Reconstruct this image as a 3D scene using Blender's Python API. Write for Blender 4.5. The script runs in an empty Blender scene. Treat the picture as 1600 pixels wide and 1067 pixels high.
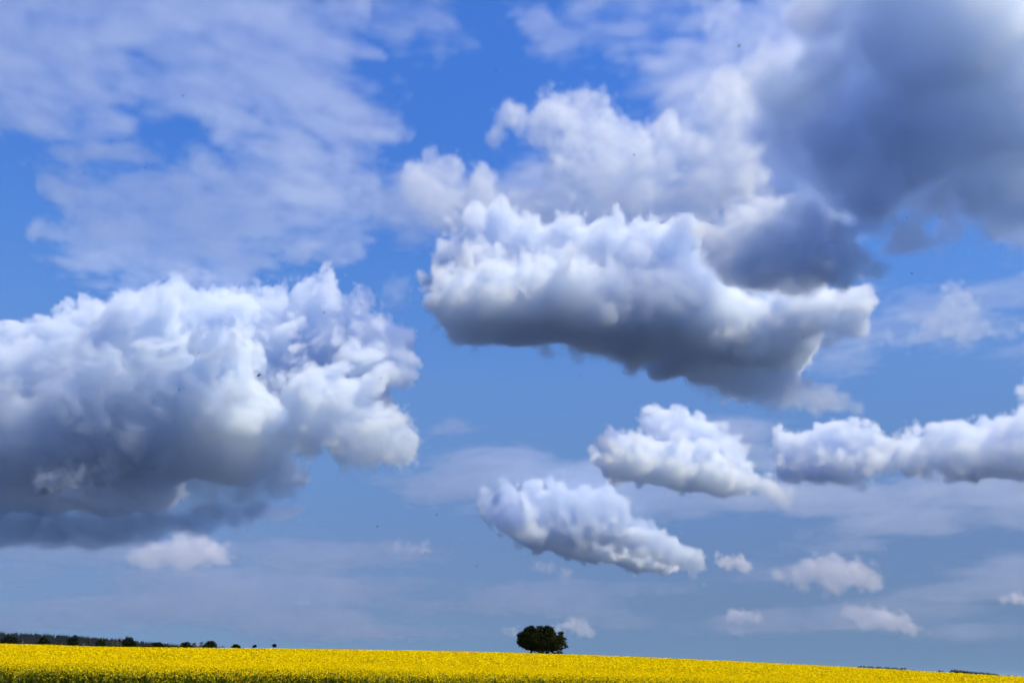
import bpy, math, random
import numpy as np
from mathutils import Vector

S = bpy.context.scene
C = S.collection

# ------------------------------------------------------------------ camera
W, H, F, YH = 1600.0, 1067.0, 1386.0, 1058.0      # photo frame, focal length in its pixels, row of the level horizon
PITCH = math.atan((YH - H / 2) / F)
EYE = 3.8
cam = bpy.data.cameras.new('camera')
cam_o = bpy.data.objects.new('camera', cam)
C.objects.link(cam_o)
S.camera = cam_o
cam.sensor_width = 36
cam.lens = 36 * F / W
cam.clip_start, cam.clip_end = 0.1, 120000
cam_o.location = (0, 0, EYE)
cam_o.rotation_euler = (math.pi / 2 + PITCH, 0, 0)

# ------------------------------------------------------------------ sky, sun, exposure
K = 0.65        # sky against sun; the exposure below makes up for it
SUN_EL, SUN_AZ = math.radians(54), math.radians(122)      # azimuth clockwise from the view direction
world = bpy.data.worlds.new('World')
S.world = world
world.use_nodes = True
wn, wl = world.node_tree.nodes, world.node_tree.links
sky = wn.new('ShaderNodeTexSky')
sky.sky_type = 'NISHITA'
sky.sun_disc = False
sky.sun_elevation, sky.sun_rotation = SUN_EL, SUN_AZ
sky.air_density, sky.dust_density, sky.ozone_density = 1.0, 0.0, 4.0
hsv = wn.new('ShaderNodeHueSaturation')
hsv.inputs['Saturation'].default_value = 1.0
wl.new(sky.outputs[0], hsv.inputs['Color'])
# the dull, blue-grey air over the horizon
geo = wn.new('ShaderNodeTexCoord')
sep = wn.new('ShaderNodeSeparateXYZ')
wl.new(geo.outputs['Generated'], sep.inputs[0])
ramp = wn.new('ShaderNodeValToRGB')
wl.new(sep.outputs['Z'], ramp.inputs[0])
el = ramp.color_ramp.elements
AIR = ((0.0, (.115, .22, .50)), (0.03, (.15, .226, .44)), (0.07, (.216, .258, .41)), (0.137, (.32, .355, .49)), (0.24, (.47, .56, .71)),
       (0.31, (.55, .69, .90)), (0.41, (.515, .79, 1.15)), (0.52, (.466, .81, 1.35)), (0.62, (.464, .85, 1.47)))
el[0].position, el[1].position = AIR[0][0], AIR[-1][0]
el[0].color, el[1].color = AIR[0][1] + (1,), AIR[-1][1] + (1,)
for p, c in AIR[1:-1]:
    el.new(p).color = c + (1,)
mul = wn.new('ShaderNodeMix'); mul.data_type = 'RGBA'; mul.blend_type = 'MULTIPLY'
mul.inputs['Factor'].default_value = 1
wl.new(hsv.outputs[0], mul.inputs['A']); wl.new(ramp.outputs[0], mul.inputs['B'])
wl.new(mul.outputs['Result'], wn['Background'].inputs['Color'])
wn['Background'].inputs['Strength'].default_value = 0.15 * K

sun = bpy.data.lights.new('sun', 'SUN')
sun.energy, sun.angle, sun.color = 5.0, math.radians(0.5), (1.0, 0.78, 0.43)
sun_o = bpy.data.objects.new('sun', sun)
C.objects.link(sun_o)
SUN_DIR = Vector((math.sin(SUN_AZ) * math.cos(SUN_EL), math.cos(SUN_AZ) * math.cos(SUN_EL), math.sin(SUN_EL)))
sun_o.rotation_euler = SUN_DIR.to_track_quat('Z', 'Y').to_euler()
sun_o.location = (0, 0, 50)

S.view_settings.view_transform = 'Standard'
S.view_settings.look = 'None'
S.view_settings.exposure = 0.14 - math.log2(K)
S.view_settings.gamma = 1.0
cy = S.cycles
cy.volume_bounces, cy.max_bounces, cy.diffuse_bounces, cy.transparent_max_bounces = 10, 24, 3, 16
cy.volume_step_rate, cy.volume_max_steps = 7.0, 300
cy.use_denoising = True
cy.use_adaptive_sampling, cy.adaptive_threshold, cy.adaptive_min_samples = True, 0.06, 16


# ------------------------------------------------------------------ helpers
def ray(px, py):
    """Unit direction from the camera through a pixel of the 1600 x 1067 frame."""
    x, y = (px - W / 2) / F, (H / 2 - py) / F
    c, s = math.cos(PITCH), math.sin(PITCH)
    v = np.array([x, c - y * s, s + y * c])
    return v / np.linalg.norm(v)


def tag(o, label=None, cat=None, group=None, kind=None):
    for k, v in (('label', label), ('category', cat), ('group', group), ('kind', kind)):
        if v:
            o[k] = v
    return o


def mesh_obj(name, verts, faces, mats, parent=None, midx=None, smooth=False):
    me = bpy.data.meshes.new(name)
    me.from_pydata([tuple(v) for v in verts] if not isinstance(verts, np.ndarray) else verts.tolist(), [],
                   faces if not isinstance(faces, np.ndarray) else faces.tolist())
    for m in mats:
        me.materials.append(m)
    if midx is not None:
        me.polygons.foreach_set('material_index', np.asarray(midx, np.int32))
    if smooth:
        me.polygons.foreach_set('use_smooth', np.ones(len(me.polygons), bool))
    me.update()
    o = bpy.data.objects.new(name, me)
    C.objects.link(o)
    o.parent = parent
    return o


def empty(name, loc):
    o = bpy.data.objects.new(name, None)
    o.empty_display_size = 0.5
    C.objects.link(o)
    o.location = loc
    return o


def material(name):
    m = bpy.data.materials.new(name)
    m.use_nodes = True
    return m, m.node_tree.nodes, m.node_tree.links

# ------------------------------------------------------------------ the lie of the land
CROP = 1.30                       # height of the rapeseed
H0, KY = 2.5, 2.5 / 345.0 ** 2    # eye above the crop by the camera; curvature that puts the crest of the rise near 345 m


def tan_el(px, py):
    v = ray(px, py)
    return v[0] / v[1], v[2] / v[1]


# the crest line as the photograph shows it, turned into the rise's cross section at the crest
CREST = [(0, 1005), (200, 1009.5), (450, 1014), (700, 1017.5), (850, 1020), (1000, 1025), (1200, 1036), (1400, 1046), (1600, 1057)]
_x = np.array([tan_el(*c)[0] for c in CREST]) * 345
_z = np.array([tan_el(*c)[1] for c in CREST]) * 345
SY = 2 * math.sqrt(H0 * KY)
_x0, _x1 = _x[0] - 25, _x[-1] + 25


def cross(x):
    xc = np.clip(x, _x0, _x1)
    d = np.polyder(_poly)
    return np.polyval(_poly, xc) + (x - xc) * np.where(x < xc, np.polyval(d, _x0) * .3, np.polyval(d, _x1) * .3)


def field_top(x, y):
    """Height of the crop's top over the camera's eye."""
    return -H0 + SY * y - KY * y * y + cross(x) + MID * (y / 345 - 1)


_fit, _yy = _z.copy(), np.linspace(70, 475, 200)
for _ in range(6):                # so that the skyline of the rise, wherever it lies, follows the crest line
    _poly = np.polyfit(_x, _fit, 4)
    MID = float(np.polyval(_poly, 0.0))
    _sky = np.array([((field_top(x / 345 * _yy, _yy) + .1) / _yy).max() for x in _x]) * 345
    _fit = _fit + (_z - _sky)


def smooth(a, b, t):
    t = np.clip((t - a) / (b - a), 0, 1)
    return t * t * (3 - 2 * t)


# the wooded ridge 3.3 km off, by the outline it shows
RIDGE = [(0, 988), (60, 990), (120, 993), (200, 999.5), (260, 1005), (320, 1010), (400, 1018), (520, 1045)]
HILL_X = np.array([tan_el(*c)[0] * 3300 for c in RIDGE])
HILL_Z = np.array([tan_el(*c)[1] * 3300 for c in RIDGE]) - 18 + 24
HILL_X = np.concatenate([[-6000, HILL_X[0] - 900], HILL_X, [HILL_X[-1] + 250]])
HILL_Z = np.concatenate([[120, HILL_Z[0] + 30], HILL_Z, [0]])


def ground_z(x, y):
    """Ground height in the world."""
    r = np.hypot(x, y)
    z = field_top(x, np.clip(y, 0, 480)) - CROP
    z = z + np.where(y > 480, -(y - 480) * .035, 0)
    far = -24.0 + 0 * x
    hill = np.interp(x, HILL_X, HILL_Z) * np.exp(-((y - 3300) / 700) ** 2)
    t = smooth(430, 1000, r)
    z = z * (1 - t) + (far + hill) * t
    bank = smooth(45, 12, r)                                  # the verge the camera stands on
    z = z * (1 - bank) + (-1.65) * bank
    back = smooth(0, -120, y)
    z = z * (1 - back) + np.minimum(z, -4.0) * back
    return z + EYE


def noise_color(nodes, links, scale, stops, detail=6, coord='Object', rough=.6):
    tc = nodes.new('ShaderNodeTexCoord')
    t = nodes.new('ShaderNodeTexNoise')
    t.inputs['Scale'].default_value, t.inputs['Detail'].default_value, t.inputs['Roughness'].default_value = scale, detail, rough
    links.new(tc.outputs[coord], t.inputs['Vector'])
    r = nodes.new('ShaderNodeValToRGB')
    links.new(t.outputs[0], r.inputs[0])
    e = r.color_ramp.elements
    e[0].position, e[0].color = stops[0][0], stops[0][1] + (1,)
    e[1].position, e[1].color = stops[-1][0], stops[-1][1] + (1,)
    for p, c in stops[1:-1]:
        e.new(p).color = c + (1,)
    return r.outputs[0]


m_land, n_, l_ = material('farmland')
l_.new(noise_color(n_, l_, .004, [(.35, (.014, .022, .018)), (.5, (.022, .028, .026)), (.65, (.032, .034, .034))]), n_['Principled BSDF'].inputs['Base Color'])
n_['Principled BSDF'].inputs['Roughness'].default_value = .95
rs = np.concatenate([np.linspace(0, 60, 16)[:-1], np.linspace(60, 520, 60)[:-1], np.geomspace(520, 60000, 45)])
th = np.radians(np.concatenate([np.linspace(-40, 40, 121)[:-1], np.linspace(40, 320, 90)[:-1]]))
rr, tt = np.meshgrid(rs[1:], th, indexing='ij')
gx, gy = rr * np.sin(tt), rr * np.cos(tt)
gz = ground_z(gx, gy)
gv = np.concatenate([[[0, 0, EYE - 1.65]], np.stack([gx, gy, gz], -1).reshape(-1, 3)])
nt_ = len(th)
gf = [(0, 1 + (j + 1) % nt_, 1 + j) for j in range(nt_)]
for i in range(len(rs) - 2):
    a = 1 + i * nt_
    gf += [(a + j, a + (j + 1) % nt_, a + nt_ + (j + 1) % nt_, a + nt_ + j) for j in range(nt_)]
tag(mesh_obj('ground', gv, gf, [m_land], smooth=True), 'gently sloping farmland under the yellow field', kind='structure')

# ------------------------------------------------------------------ the rapeseed
m_flower, n_, l_ = material('rape_blossom')
bs = n_['Principled BSDF']
l_.new(noise_color(n_, l_, 1.7, [(.3, (.43, .362, .002)), (.5, (.49, .418, .002)), (.7, (.55, .475, .004))]), bs.inputs['Base Color'])
bs.inputs['Roughness'].default_value = .8
bs.inputs['Specular IOR Level'].default_value = .0
tr = n_.new('ShaderNodeBsdfTranslucent'); tr.inputs[0].default_value = (.62, .52, .004, 1)
mx = n_.new('ShaderNodeMixShader'); mx.inputs[0].default_value = .3
l_.new(bs.outputs[0], mx.inputs[1]); l_.new(tr.outputs[0], mx.inputs[2]); l_.new(mx.outputs[0], n_['Material Output'].inputs[0])
m_stem, n_, l_ = material('rape_leaf')
bs = n_['Principled BSDF']
l_.new(noise_color(n_, l_, 1.3, [(.3, (.060, .090, .008)), (.7, (.15, .19, .015))]), bs.inputs['Base Color'])
bs.inputs['Roughness'].default_value = .7
bs.inputs['Specular IOR Level'].default_value = .05
m_under, n_, l_ = material('crop_canopy')
l_.new(noise_color(n_, l_, .9, [(.3, (.16, .16, .008)), (.5, (.40, .34, .004)), (.62, (.54, .45, .004))], detail=8, rough=.75), n_['Principled BSDF'].inputs['Base Color'])
n_['Principled BSDF'].inputs['Roughness'].default_value = .9
n_['Principled BSDF'].inputs['Specular IOR Level'].default_value = 0

rng = np.random.default_rng(5)
EDGE = 70.0


def edge_y(x):
    return EDGE + 1.2 * np.sin(x * .09 + 1) + .7 * np.sin(x * .31)


# the closed mass of leaves a little below the flowers
xs, ys = np.linspace(-330, 330, 265), np.concatenate([np.linspace(0, 1, 60)[:-1] ** 1.6 * 280, np.linspace(280, 420, 18)])
ux, uy = np.meshgrid(xs, ys, indexing='ij')
uy = uy + edge_y(ux) + 1.5
uz = field_top(ux, uy) + EYE - .33 - .5 * np.clip(1 - (uy - edge_y(ux)) / 6, 0, 1) + rng.normal(0, .05, ux.shape)
nx_, ny_ = ux.shape
uv_ = np.stack([ux, uy, uz], -1).reshape(-1, 3)
uf = [(i * ny_ + j, (i + 1) * ny_ + j, (i + 1) * ny_ + j + 1, i * ny_ + j + 1) for i in range(nx_ - 1) for j in range(ny_ - 1)]


def cards(c, w, h, tilt, rg):
    """One small quad per centre: random heading, tilted up by about `tilt` radians."""
    n = len(c)
    a = rg.uniform(0, 2 * math.pi, n); t = tilt + rg.normal(0, .45, n)
    u = np.stack([np.cos(a), np.sin(a), np.zeros(n)], 1) * (w / 2)[:, None]
    v = np.stack([-np.sin(a) * np.cos(t), np.cos(a) * np.cos(t), np.sin(t)], 1) * (h / 2)[:, None]
    q = np.stack([c - u - v * .7, c + u * .8 - v, c + u + v * .8, c - u * .7 + v], 1)
    return q.reshape(-1, 3)


V, M = [], []


def add(q, m):
    V.append(q); M.append(np.full(len(q) // 4, m, np.int32))


def scatter(n, y0, y1, power=1.0, margin=6):
    """Points over the part of the field the camera can see between two distances."""
    y = y0 + (y1 - y0) * rng.uniform(0, 1, n) ** power
    x = (rng.uniform(-1, 1, n)) * (y * .60 + margin)
    return x, y


# near plants: stems, leaves, blossom heads
x, y = scatter(70000, 0, 34)
y = y + 0
x, y = (rng.uniform(-1, 1, 70000)) * 60, 0
y = edge_y(x) + rng.uniform(0, 1, len(x)) ** 1.25 * 34
ok = np.abs(x) < y * .60 + 3
x, y = x[ok], y[ok]
top = field_top(x, y) + EYE + rng.normal(0, .085, len(x)) - .10
back_ = y - edge_y(x)
top = top - np.where(back_ < 5, rng.uniform(0, 1, len(x)) ** 1.5 * .75 * np.clip(1 - back_ / 5, 0, 1), 0)
base = ground_z(x, y)
for k in range(4):                                     # blossom heads of one plant
    c = np.stack([x + rng.normal(0, .11, len(x)), y + rng.normal(0, .11, len(x)), top - np.abs(rng.normal(0, .10, len(x)))], 1)
    add(cards(c, rng.uniform(.05, .11, len(x)), rng.uniform(.05, .12, len(x)), .5, rng), 0)
front = y < edge_y(x) + 9
xf, yf, tf, bf = x[front], y[front], top[front], base[front]
for k in range(3):                                     # leaves down the stem
    f = rng.uniform(.05, .88, len(xf))
    c = np.stack([xf + rng.normal(0, .12, len(xf)), yf + rng.normal(0, .12, len(xf)), bf + (tf - bf) * f], 1)
    add(cards(c, rng.uniform(.06, .14, len(xf)), rng.uniform(.14, .32, len(xf)), 1.0, rng), 1)
c = np.stack([xf, yf, (tf + bf) / 2], 1)
add(cards(c, np.full(len(xf), .022), tf - bf, 1.5, rng), 1)
f = rng.uniform(.25, .92, len(xf))                 # a few lower side shoots in flower
i_ = rng.integers(0, len(xf), len(xf))
add(cards(np.stack([xf[i_], yf[i_] - .1, bf[i_] + (tf[i_] - bf[i_]) * f], 1), rng.uniform(.04, .09, len(i_)), rng.uniform(.04, .09, len(i_)), .8, rng), 0)
# farther plants: tufts of blossom standing out of the canopy
for n, y0, y1, s in ((90000, 98, 190, .20), (90000, 185, 440, .36)):
    x, y = scatter(n, y0, y1, margin=15)
    top = field_top(x, y) + EYE - .12 + rng.normal(0, .10, n)
    c = np.stack([x, y, top], 1)
    add(cards(c, rng.uniform(.6, 1.3, n) * s, rng.uniform(.5, 1.1, n) * s, .5, rng), 0)
    add(cards(c + rng.normal(0, .2, (n, 3)) * (1, 1, .4), rng.uniform(.6, 1.2, n) * s, rng.uniform(.5, 1., n) * s, .5, rng), 0)
    add(cards(c[::9] - (0, 0, .1), rng.uniform(.5, 1., n)[::9] * s, rng.uniform(.5, 1., n)[::9] * s, 1.2, rng), 1)
q = np.concatenate(V); mi = np.concatenate(M)
me = bpy.data.meshes.new('rapeseed_crop')
nq, n0 = len(q) // 4, len(uv_)
me.vertices.add(n0 + len(q)); me.vertices.foreach_set('co', np.concatenate([uv_, q]).astype(np.float32).ravel())
loops = np.concatenate([np.array(uf, np.int32).ravel(), np.arange(len(q), dtype=np.int32) + n0])
npoly = len(uf) + nq
me.loops.add(len(loops)); me.loops.foreach_set('vertex_index', loops)
me.polygons.add(npoly); me.polygons.foreach_set('loop_start', np.arange(npoly, dtype=np.int32) * 4)
for m in (m_flower, m_stem, m_under):
    me.materials.append(m)
me.polygons.foreach_set('material_index', np.concatenate([np.full(len(uf), 2, np.int32), mi]))
me.update(calc_edges=True); me.validate()
crop = bpy.data.objects.new('rapeseed_crop', me)
C.objects.link(crop)
tag(crop, 'yellow flowering rapeseed crop covering the whole field', 'crop', kind='stuff')

# ------------------------------------------------------------------ trees
m_bark, n_, l_ = material('bark')
l_.new(noise_color(n_, l_, 3, [(.3, (.035, .027, .020)), (.7, (.09, .07, .05))]), n_['Principled BSDF'].inputs['Base Color'])
n_['Principled BSDF'].inputs['Roughness'].default_value = .9


def leaf_mat(name, a, b):
    m, n_, l_ = material(name)
    l_.new(noise_color(n_, l_, .9, [(.3, a), (.7, b)]), n_['Principled BSDF'].inputs['Base Color'])
    n_['Principled BSDF'].inputs['Roughness'].default_value = .75
    n_['Principled BSDF'].inputs['Specular IOR Level'].default_value = .05
    return m


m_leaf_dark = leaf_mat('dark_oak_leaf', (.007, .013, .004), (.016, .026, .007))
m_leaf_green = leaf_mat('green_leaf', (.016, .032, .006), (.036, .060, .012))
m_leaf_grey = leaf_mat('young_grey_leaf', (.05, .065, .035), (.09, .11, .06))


def tube(path, radii, k=6):
    """A tapered tube along a path."""
    vs, fs = [], []
    path = [Vector(p) for p in path]
    for i, (p, r) in enumerate(zip(path, radii)):
        d = (path[min(i + 1, len(path) - 1)] - path[max(i - 1, 0)]).normalized()
        a = d.orthogonal().normalized(); b_ = d.cross(a)
        for j in range(k):
            t = 2 * math.pi * j / k
            vs.append(p + (a * math.cos(t) + b_ * math.sin(t)) * r)
    for i in range(len(path) - 1):
        for j in range(k):
            fs.append((i * k + j, i * k + (j + 1) % k, (i + 1) * k + (j + 1) % k, (i + 1) * k + j))
    fs.append(tuple(range((len(path) - 1) * k, len(path) * k)))
    return vs, fs


def make_tree(name, loc, lobes, trunk_h, trunk_r, leaves, leaf, mat, seed, limb_n=9, hollow=.55, fork=1):
    """lobes: ellipsoids (x, y, z, rx, ry, rz) of foliage in the tree's own metres."""
    rg = np.random.default_rng(seed)
    t = empty(name, loc)
    vs, fs = [], []

    def put(path, rad):
        v, f = tube(path, rad)
        o = len(vs); vs.extend(v); fs.extend([tuple(i + o for i in q_) for q_ in f])
    tips = []
    for k in range(fork):
        off = rg.normal(0, trunk_r * (2.2 if fork > 1 else 0), 2)
        lean = rg.normal(0, .06, 2) * trunk_h
        put([(off[0], off[1], -.4), (off[0] * 1.1, off[1] * 1.1, trunk_h * .4), (off[0] + lean[0], off[1] + lean[1], trunk_h), (off[0] + lean[0] * 1.3, off[1] + lean[1] * 1.3, trunk_h * 1.2)],
            [trunk_r * 1.3, trunk_r, trunk_r * .8, trunk_r * .35])
        tips.append((off[0] + lean[0], off[1] + lean[1], trunk_h))
    vol = np.array([l[3] * l[4] * l[5] for l in lobes]) ** .75; vol /= vol.sum()
    for k in range(limb_n):
        l = lobes[rg.choice(len(lobes), p=vol)]
        d = rg.normal(size=3); d /= np.linalg.norm(d)
        end = np.array(l[:3]) + d * np.array(l[3:]) * .75
        s = np.array(tips[k % len(tips)]) * (1, 1, rg.uniform(.7, 1.1))
        mid = (s + end) / 2 + rg.normal(0, .06, 3) * np.linalg.norm(end - s) + (0, 0, .08 * np.linalg.norm(end - s))
        put([s, mid, end], [trunk_r * .42, trunk_r * .25, trunk_r * .06])
        for _ in range(3):
            e2 = mid + (end - mid) * rg.uniform(.2, .8) + rg.normal(0, .22, 3) * np.linalg.norm(end - s)
            put([mid + (end - mid) * .2, e2], [trunk_r * .16, trunk_r * .03])
    mesh_obj('trunk', vs, fs, [m_bark], t)
    # sprays of leaves: clumps on the lobes' shells, gaps between them
    cs = []
    for l, w in zip(lobes, vol):
        k = max(4, int(leaves * w / 26))
        d = rg.normal(size=(k, 3)); d /= np.linalg.norm(d, axis=1, keepdims=True)
        rad = rg.uniform(hollow, 1.06, (k, 1))
        c = np.array(l[:3]) + d * np.array(l[3:]) * rad
        sz = rg.uniform(.5, 1.3, k) * min(l[3], l[5]) * .26
        j = rg.normal(size=(k, 26, 3)) * sz[:, None, None] * (.75, .75, .5)
        cs.append((c[:, None] + j).reshape(-1, 3))
    c = np.concatenate(cs)
    c = c[c[:, 2] > .15]
    q_ = cards(c, rg.uniform(.5, 1.2, len(c)) * leaf, rg.uniform(.6, 1.3, len(c)) * leaf, .3, rg)
    mesh_obj('crown', q_, np.arange(len(q_)).reshape(-1, 4), [mat], t)
    return t


def on_ground(px, dist):
    """Foot of something that stands at a pixel column, at a distance ahead."""
    u = tan_el(px, 1015)[0]
    x, y = u * dist, dist
    return (x, y, float(ground_z(np.array(x), np.array(y))))


TD = 350.0
MP = TD / F * .95                 # metres per photo pixel at the tree clump
gx_, gy_, gz_ = on_ground(846, TD)


def clump_tree(name, px, dy, label, lobes_px, **kw):
    """Lobes given in photo pixels: (px, row, depth px, rx, rz)."""
    f = on_ground(px, TD + dy)
    u0 = tan_el(px, 1015)[0]
    lob = []
    for lx, ly, ld, rx, rz in lobes_px:
        v = ray(lx, ly); k = (TD + dy) / v[1]
        w = v * k + np.array([0, 0, EYE]) - np.array(f)
        lob.append((w[0], ld * MP, w[2], rx * MP, rx * MP, rz * MP))
    t = make_tree(name, f, lob, **kw)
    return tag(t, label, 'tree', 'clump of trees standing alone on the crest of the field')


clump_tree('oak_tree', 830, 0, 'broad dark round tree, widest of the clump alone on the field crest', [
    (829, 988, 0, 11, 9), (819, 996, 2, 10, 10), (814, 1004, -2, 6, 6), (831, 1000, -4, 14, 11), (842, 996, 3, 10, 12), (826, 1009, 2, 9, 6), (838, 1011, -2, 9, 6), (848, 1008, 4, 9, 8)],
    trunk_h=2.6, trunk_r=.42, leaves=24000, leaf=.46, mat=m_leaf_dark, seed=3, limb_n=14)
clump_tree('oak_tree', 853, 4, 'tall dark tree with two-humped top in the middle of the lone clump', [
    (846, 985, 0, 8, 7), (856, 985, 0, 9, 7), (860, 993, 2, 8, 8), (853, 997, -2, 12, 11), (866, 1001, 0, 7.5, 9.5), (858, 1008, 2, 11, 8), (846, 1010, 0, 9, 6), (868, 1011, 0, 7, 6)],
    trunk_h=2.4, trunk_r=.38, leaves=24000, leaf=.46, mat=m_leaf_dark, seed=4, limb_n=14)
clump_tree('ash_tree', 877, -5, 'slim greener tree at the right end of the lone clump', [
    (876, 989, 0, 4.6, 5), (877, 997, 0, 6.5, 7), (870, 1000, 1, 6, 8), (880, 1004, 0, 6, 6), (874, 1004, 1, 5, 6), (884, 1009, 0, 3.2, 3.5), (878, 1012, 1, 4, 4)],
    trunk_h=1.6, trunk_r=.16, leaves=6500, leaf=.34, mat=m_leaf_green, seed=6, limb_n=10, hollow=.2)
for i_, (px, rx, rz, lab) in enumerate(((843, 8, 4, 'low dark bush under the left half of the lone tree clump'), (860, 8, 4, 'low dark bush under the middle of the lone tree clump'),
                                        (872, 6, 4, 'low dark bush at the foot of the slim greener tree'))):
    f = on_ground(px, TD - 3)
    b_ = make_tree('bush', f, [(0, 0, 1.7, rx * MP, 1.5, rz * MP * 1.2), (.8, 0, 1.3, rx * MP * .7, 1.3, rz * MP), (-.9, .2, 1.3, rx * MP * .7, 1.3, rz * MP)], .7, .08, 1500, .3, m_leaf_dark, 40 + i_, 5)
    tag(b_, lab, 'bush', 'bushes under the lone tree clump')

# hedgerow trees beyond the crest on the left
HD = 640.0
HM = HD / F * .95
HEDGE = [  # column, top row, width px, kind, label
    (12, 991.5, 26, 'd', 'round dark hedgerow tree at the far left edge below the wooded hill'),
    (66, 995, 20, 'd', 'low dark round tree second from the left edge, before the wooded hill'),
    (112, 991.5, 19, 'd', 'dark lopsided tree where the wooded hill begins to drop'),
    (138, 996, 9, 'g', 'thin nearly bare tree just right of the lopsided dark tree'),
    (156, 997, 17, 'm', 'mid green dome-shaped tree between two thin bare trees'),
    (173, 997, 7, 'g', 'short sparse bare tree right of the green dome-shaped tree'),
    (184, 994.5, 9, 'g', 'taller sparse bare tree beside the big round hedgerow tree'),
    (200, 994.5, 24, 'd', 'biggest round dark hedgerow tree, at the right foot of the hill'),
    (245, 1003, 19, 'd', 'low dark mound-like tree standing apart in the gap of the hedge'),
    (290, 1002, 19, 'd', 'dark round tree left of the grey-green twiggy trees'),
    (303, 1002, 11, 'g', 'grey-green twiggy tree, left one of the pair between round trees'),
    (313, 1001, 11, 'g', 'grey-green twiggy tree, right one of the pair between round trees'),
    (328, 1001, 25, 'd', 'wide dark round tree right of the grey-green twiggy trees'),
    (368, 1006, 14, 'd', 'small squarish dark tree at the end of the hedge'),
    (397, 1007, 7, 's', 'small lone tree on a stalk, left one of two'),
    (428, 1005.5, 7, 's', 'small lone tree on a stalk, rightmost before the open field'),
]
for i_, (px, top_, wpx, kind, lab) in enumerate(HEDGE):
    d_ = HD + (i_ * 37 % 50)
    f = on_ground(px, d_)
    v = ray(px, top_); topz = v[2] / v[1] * d_ + EYE - f[2]
    foot = tan_el(px, np.interp(px, [c[0] for c in CREST], [c[1] for c in CREST]))[1] * d_ + EYE - f[2] - .6   # what the crest hides
    r = wpx * HM / 2
    rg = random.Random(i_)
    vis = topz - foot
    if kind == 'd' or kind == 'm':
        lob = [(0, 0, foot + vis * .42, r * .82, r * .8, vis * .55), (-r * .45, 0, foot + vis * .36, r * .55, r * .6, vis * .42), (r * .45, 0, foot + vis * .32, r * .55, r * .6, vis * .40),
               (rg.uniform(-.3, .3) * r, 0, foot + vis * .72, r * .5, r * .5, vis * .28), (0, 0, foot * .55 + vis * .2, r * .8, r * .7, vis * .4)]
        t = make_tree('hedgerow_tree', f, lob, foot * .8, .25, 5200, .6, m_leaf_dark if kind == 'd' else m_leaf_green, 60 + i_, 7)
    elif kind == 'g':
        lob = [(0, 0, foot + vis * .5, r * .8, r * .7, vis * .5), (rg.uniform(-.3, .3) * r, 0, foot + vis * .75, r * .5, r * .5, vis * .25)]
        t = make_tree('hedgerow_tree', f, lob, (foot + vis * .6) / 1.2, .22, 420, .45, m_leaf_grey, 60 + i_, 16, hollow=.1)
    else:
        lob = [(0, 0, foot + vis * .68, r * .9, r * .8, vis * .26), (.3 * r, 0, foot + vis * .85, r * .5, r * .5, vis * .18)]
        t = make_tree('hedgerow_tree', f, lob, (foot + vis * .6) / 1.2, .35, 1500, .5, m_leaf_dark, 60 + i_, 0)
    tag(t, lab, 'tree', 'trees along the hedgerow beyond the crest')
# the low hedge they stand in
hv, hc = [], []
rg = np.random.default_rng(9)
for px in np.arange(84, 352, .8):
    d_ = HD + 20
    row = np.interp(px, [c[0] for c in CREST], [c[1] for c in CREST]) - (2.6 if px < 352 else 1) + 1.2 * math.sin(px * .21) - .8 * (px < 225)
    f = on_ground(px, d_); z1 = tan_el(px, row)[1] * d_ + EYE
    k = 22
    hc.append(np.stack([f[0] + rg.normal(0, .5, k), f[1] + rg.normal(0, .8, k), f[2] + (z1 - f[2]) * np.sqrt(rg.uniform(.05, 1, k))], 1))
c = np.concatenate(hc)
q_ = cards(c, rg.uniform(.3, .8, len(c)), rg.uniform(.3, .8, len(c)), .5, rg)
tag(mesh_obj('hedge', q_, np.arange(len(q_)).reshape(-1, 4), [m_leaf_dark]), 'low dark hedge running between the hedgerow trees on the left', 'hedge')

# tree rows far off on the right
RD = 1250.0
RM = RD / F * .95
FAR = ([(1338 + 4.2 * k, 3.6 + 1.8 * abs(math.sin(k * 2.1)), 4.6) for k in range(18)] + [(1424, 3, 4), (1430, 2.6, 3)] +
       [(1457, 3, 3.5), (1463, 4.4, 4.6), (1468, 3.4, 4)] + [(1482 + 4.6 * k, 7.5 - .22 * k - 1.4 * abs(math.cos(k * 1.7)), 5.6) for k in range(16)] + [(1568, 2.4, 3)])
proto = None
rg = random.Random(4)
for i_, (px, hpx, wpx) in enumerate(FAR):
    d_ = RD + rg.uniform(-30, 30)
    f = on_ground(px, d_)
    row = np.interp(px, [c[0] for c in CREST], [c[1] for c in CREST])
    topz = tan_el(px, row - hpx)[1] * d_ + EYE - f[2]
    if proto is None:
        proto = make_tree('far_tree', f, [(0, 0, 6.0, 3.0, 3.0, 3.6), (.9, 0, 8.2, 2.3, 2.3, 1.7), (-.9, .3, 8.0, 2.3, 2.3, 1.6), (-1.2, 0, 4.5, 2.2, 2.2, 2.6)], 2.6, .22, 1900, .7, m_leaf_dark, 91, 5)
        t = proto
    else:
        t = proto.copy(); C.objects.link(t); t.location = f
        for ch in proto.children:
            q_ = ch.copy(); C.objects.link(q_); q_.parent = t
    s = topz / 10.2
    t.scale = (wpx * RM / 4.4 * rg.uniform(.85, 1.25), wpx * RM / 4.4, s)
    t.rotation_euler = (0, 0, rg.uniform(0, 6.28))
    where = 'left run of the far tree row' if px < 1420 else 'gap between the far tree runs' if px < 1475 else 'right run of the far tree row'
    tag(t, 'tiny dark tree in the ' + where + ' right of centre', 'tree', where + ' on the right')

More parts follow.
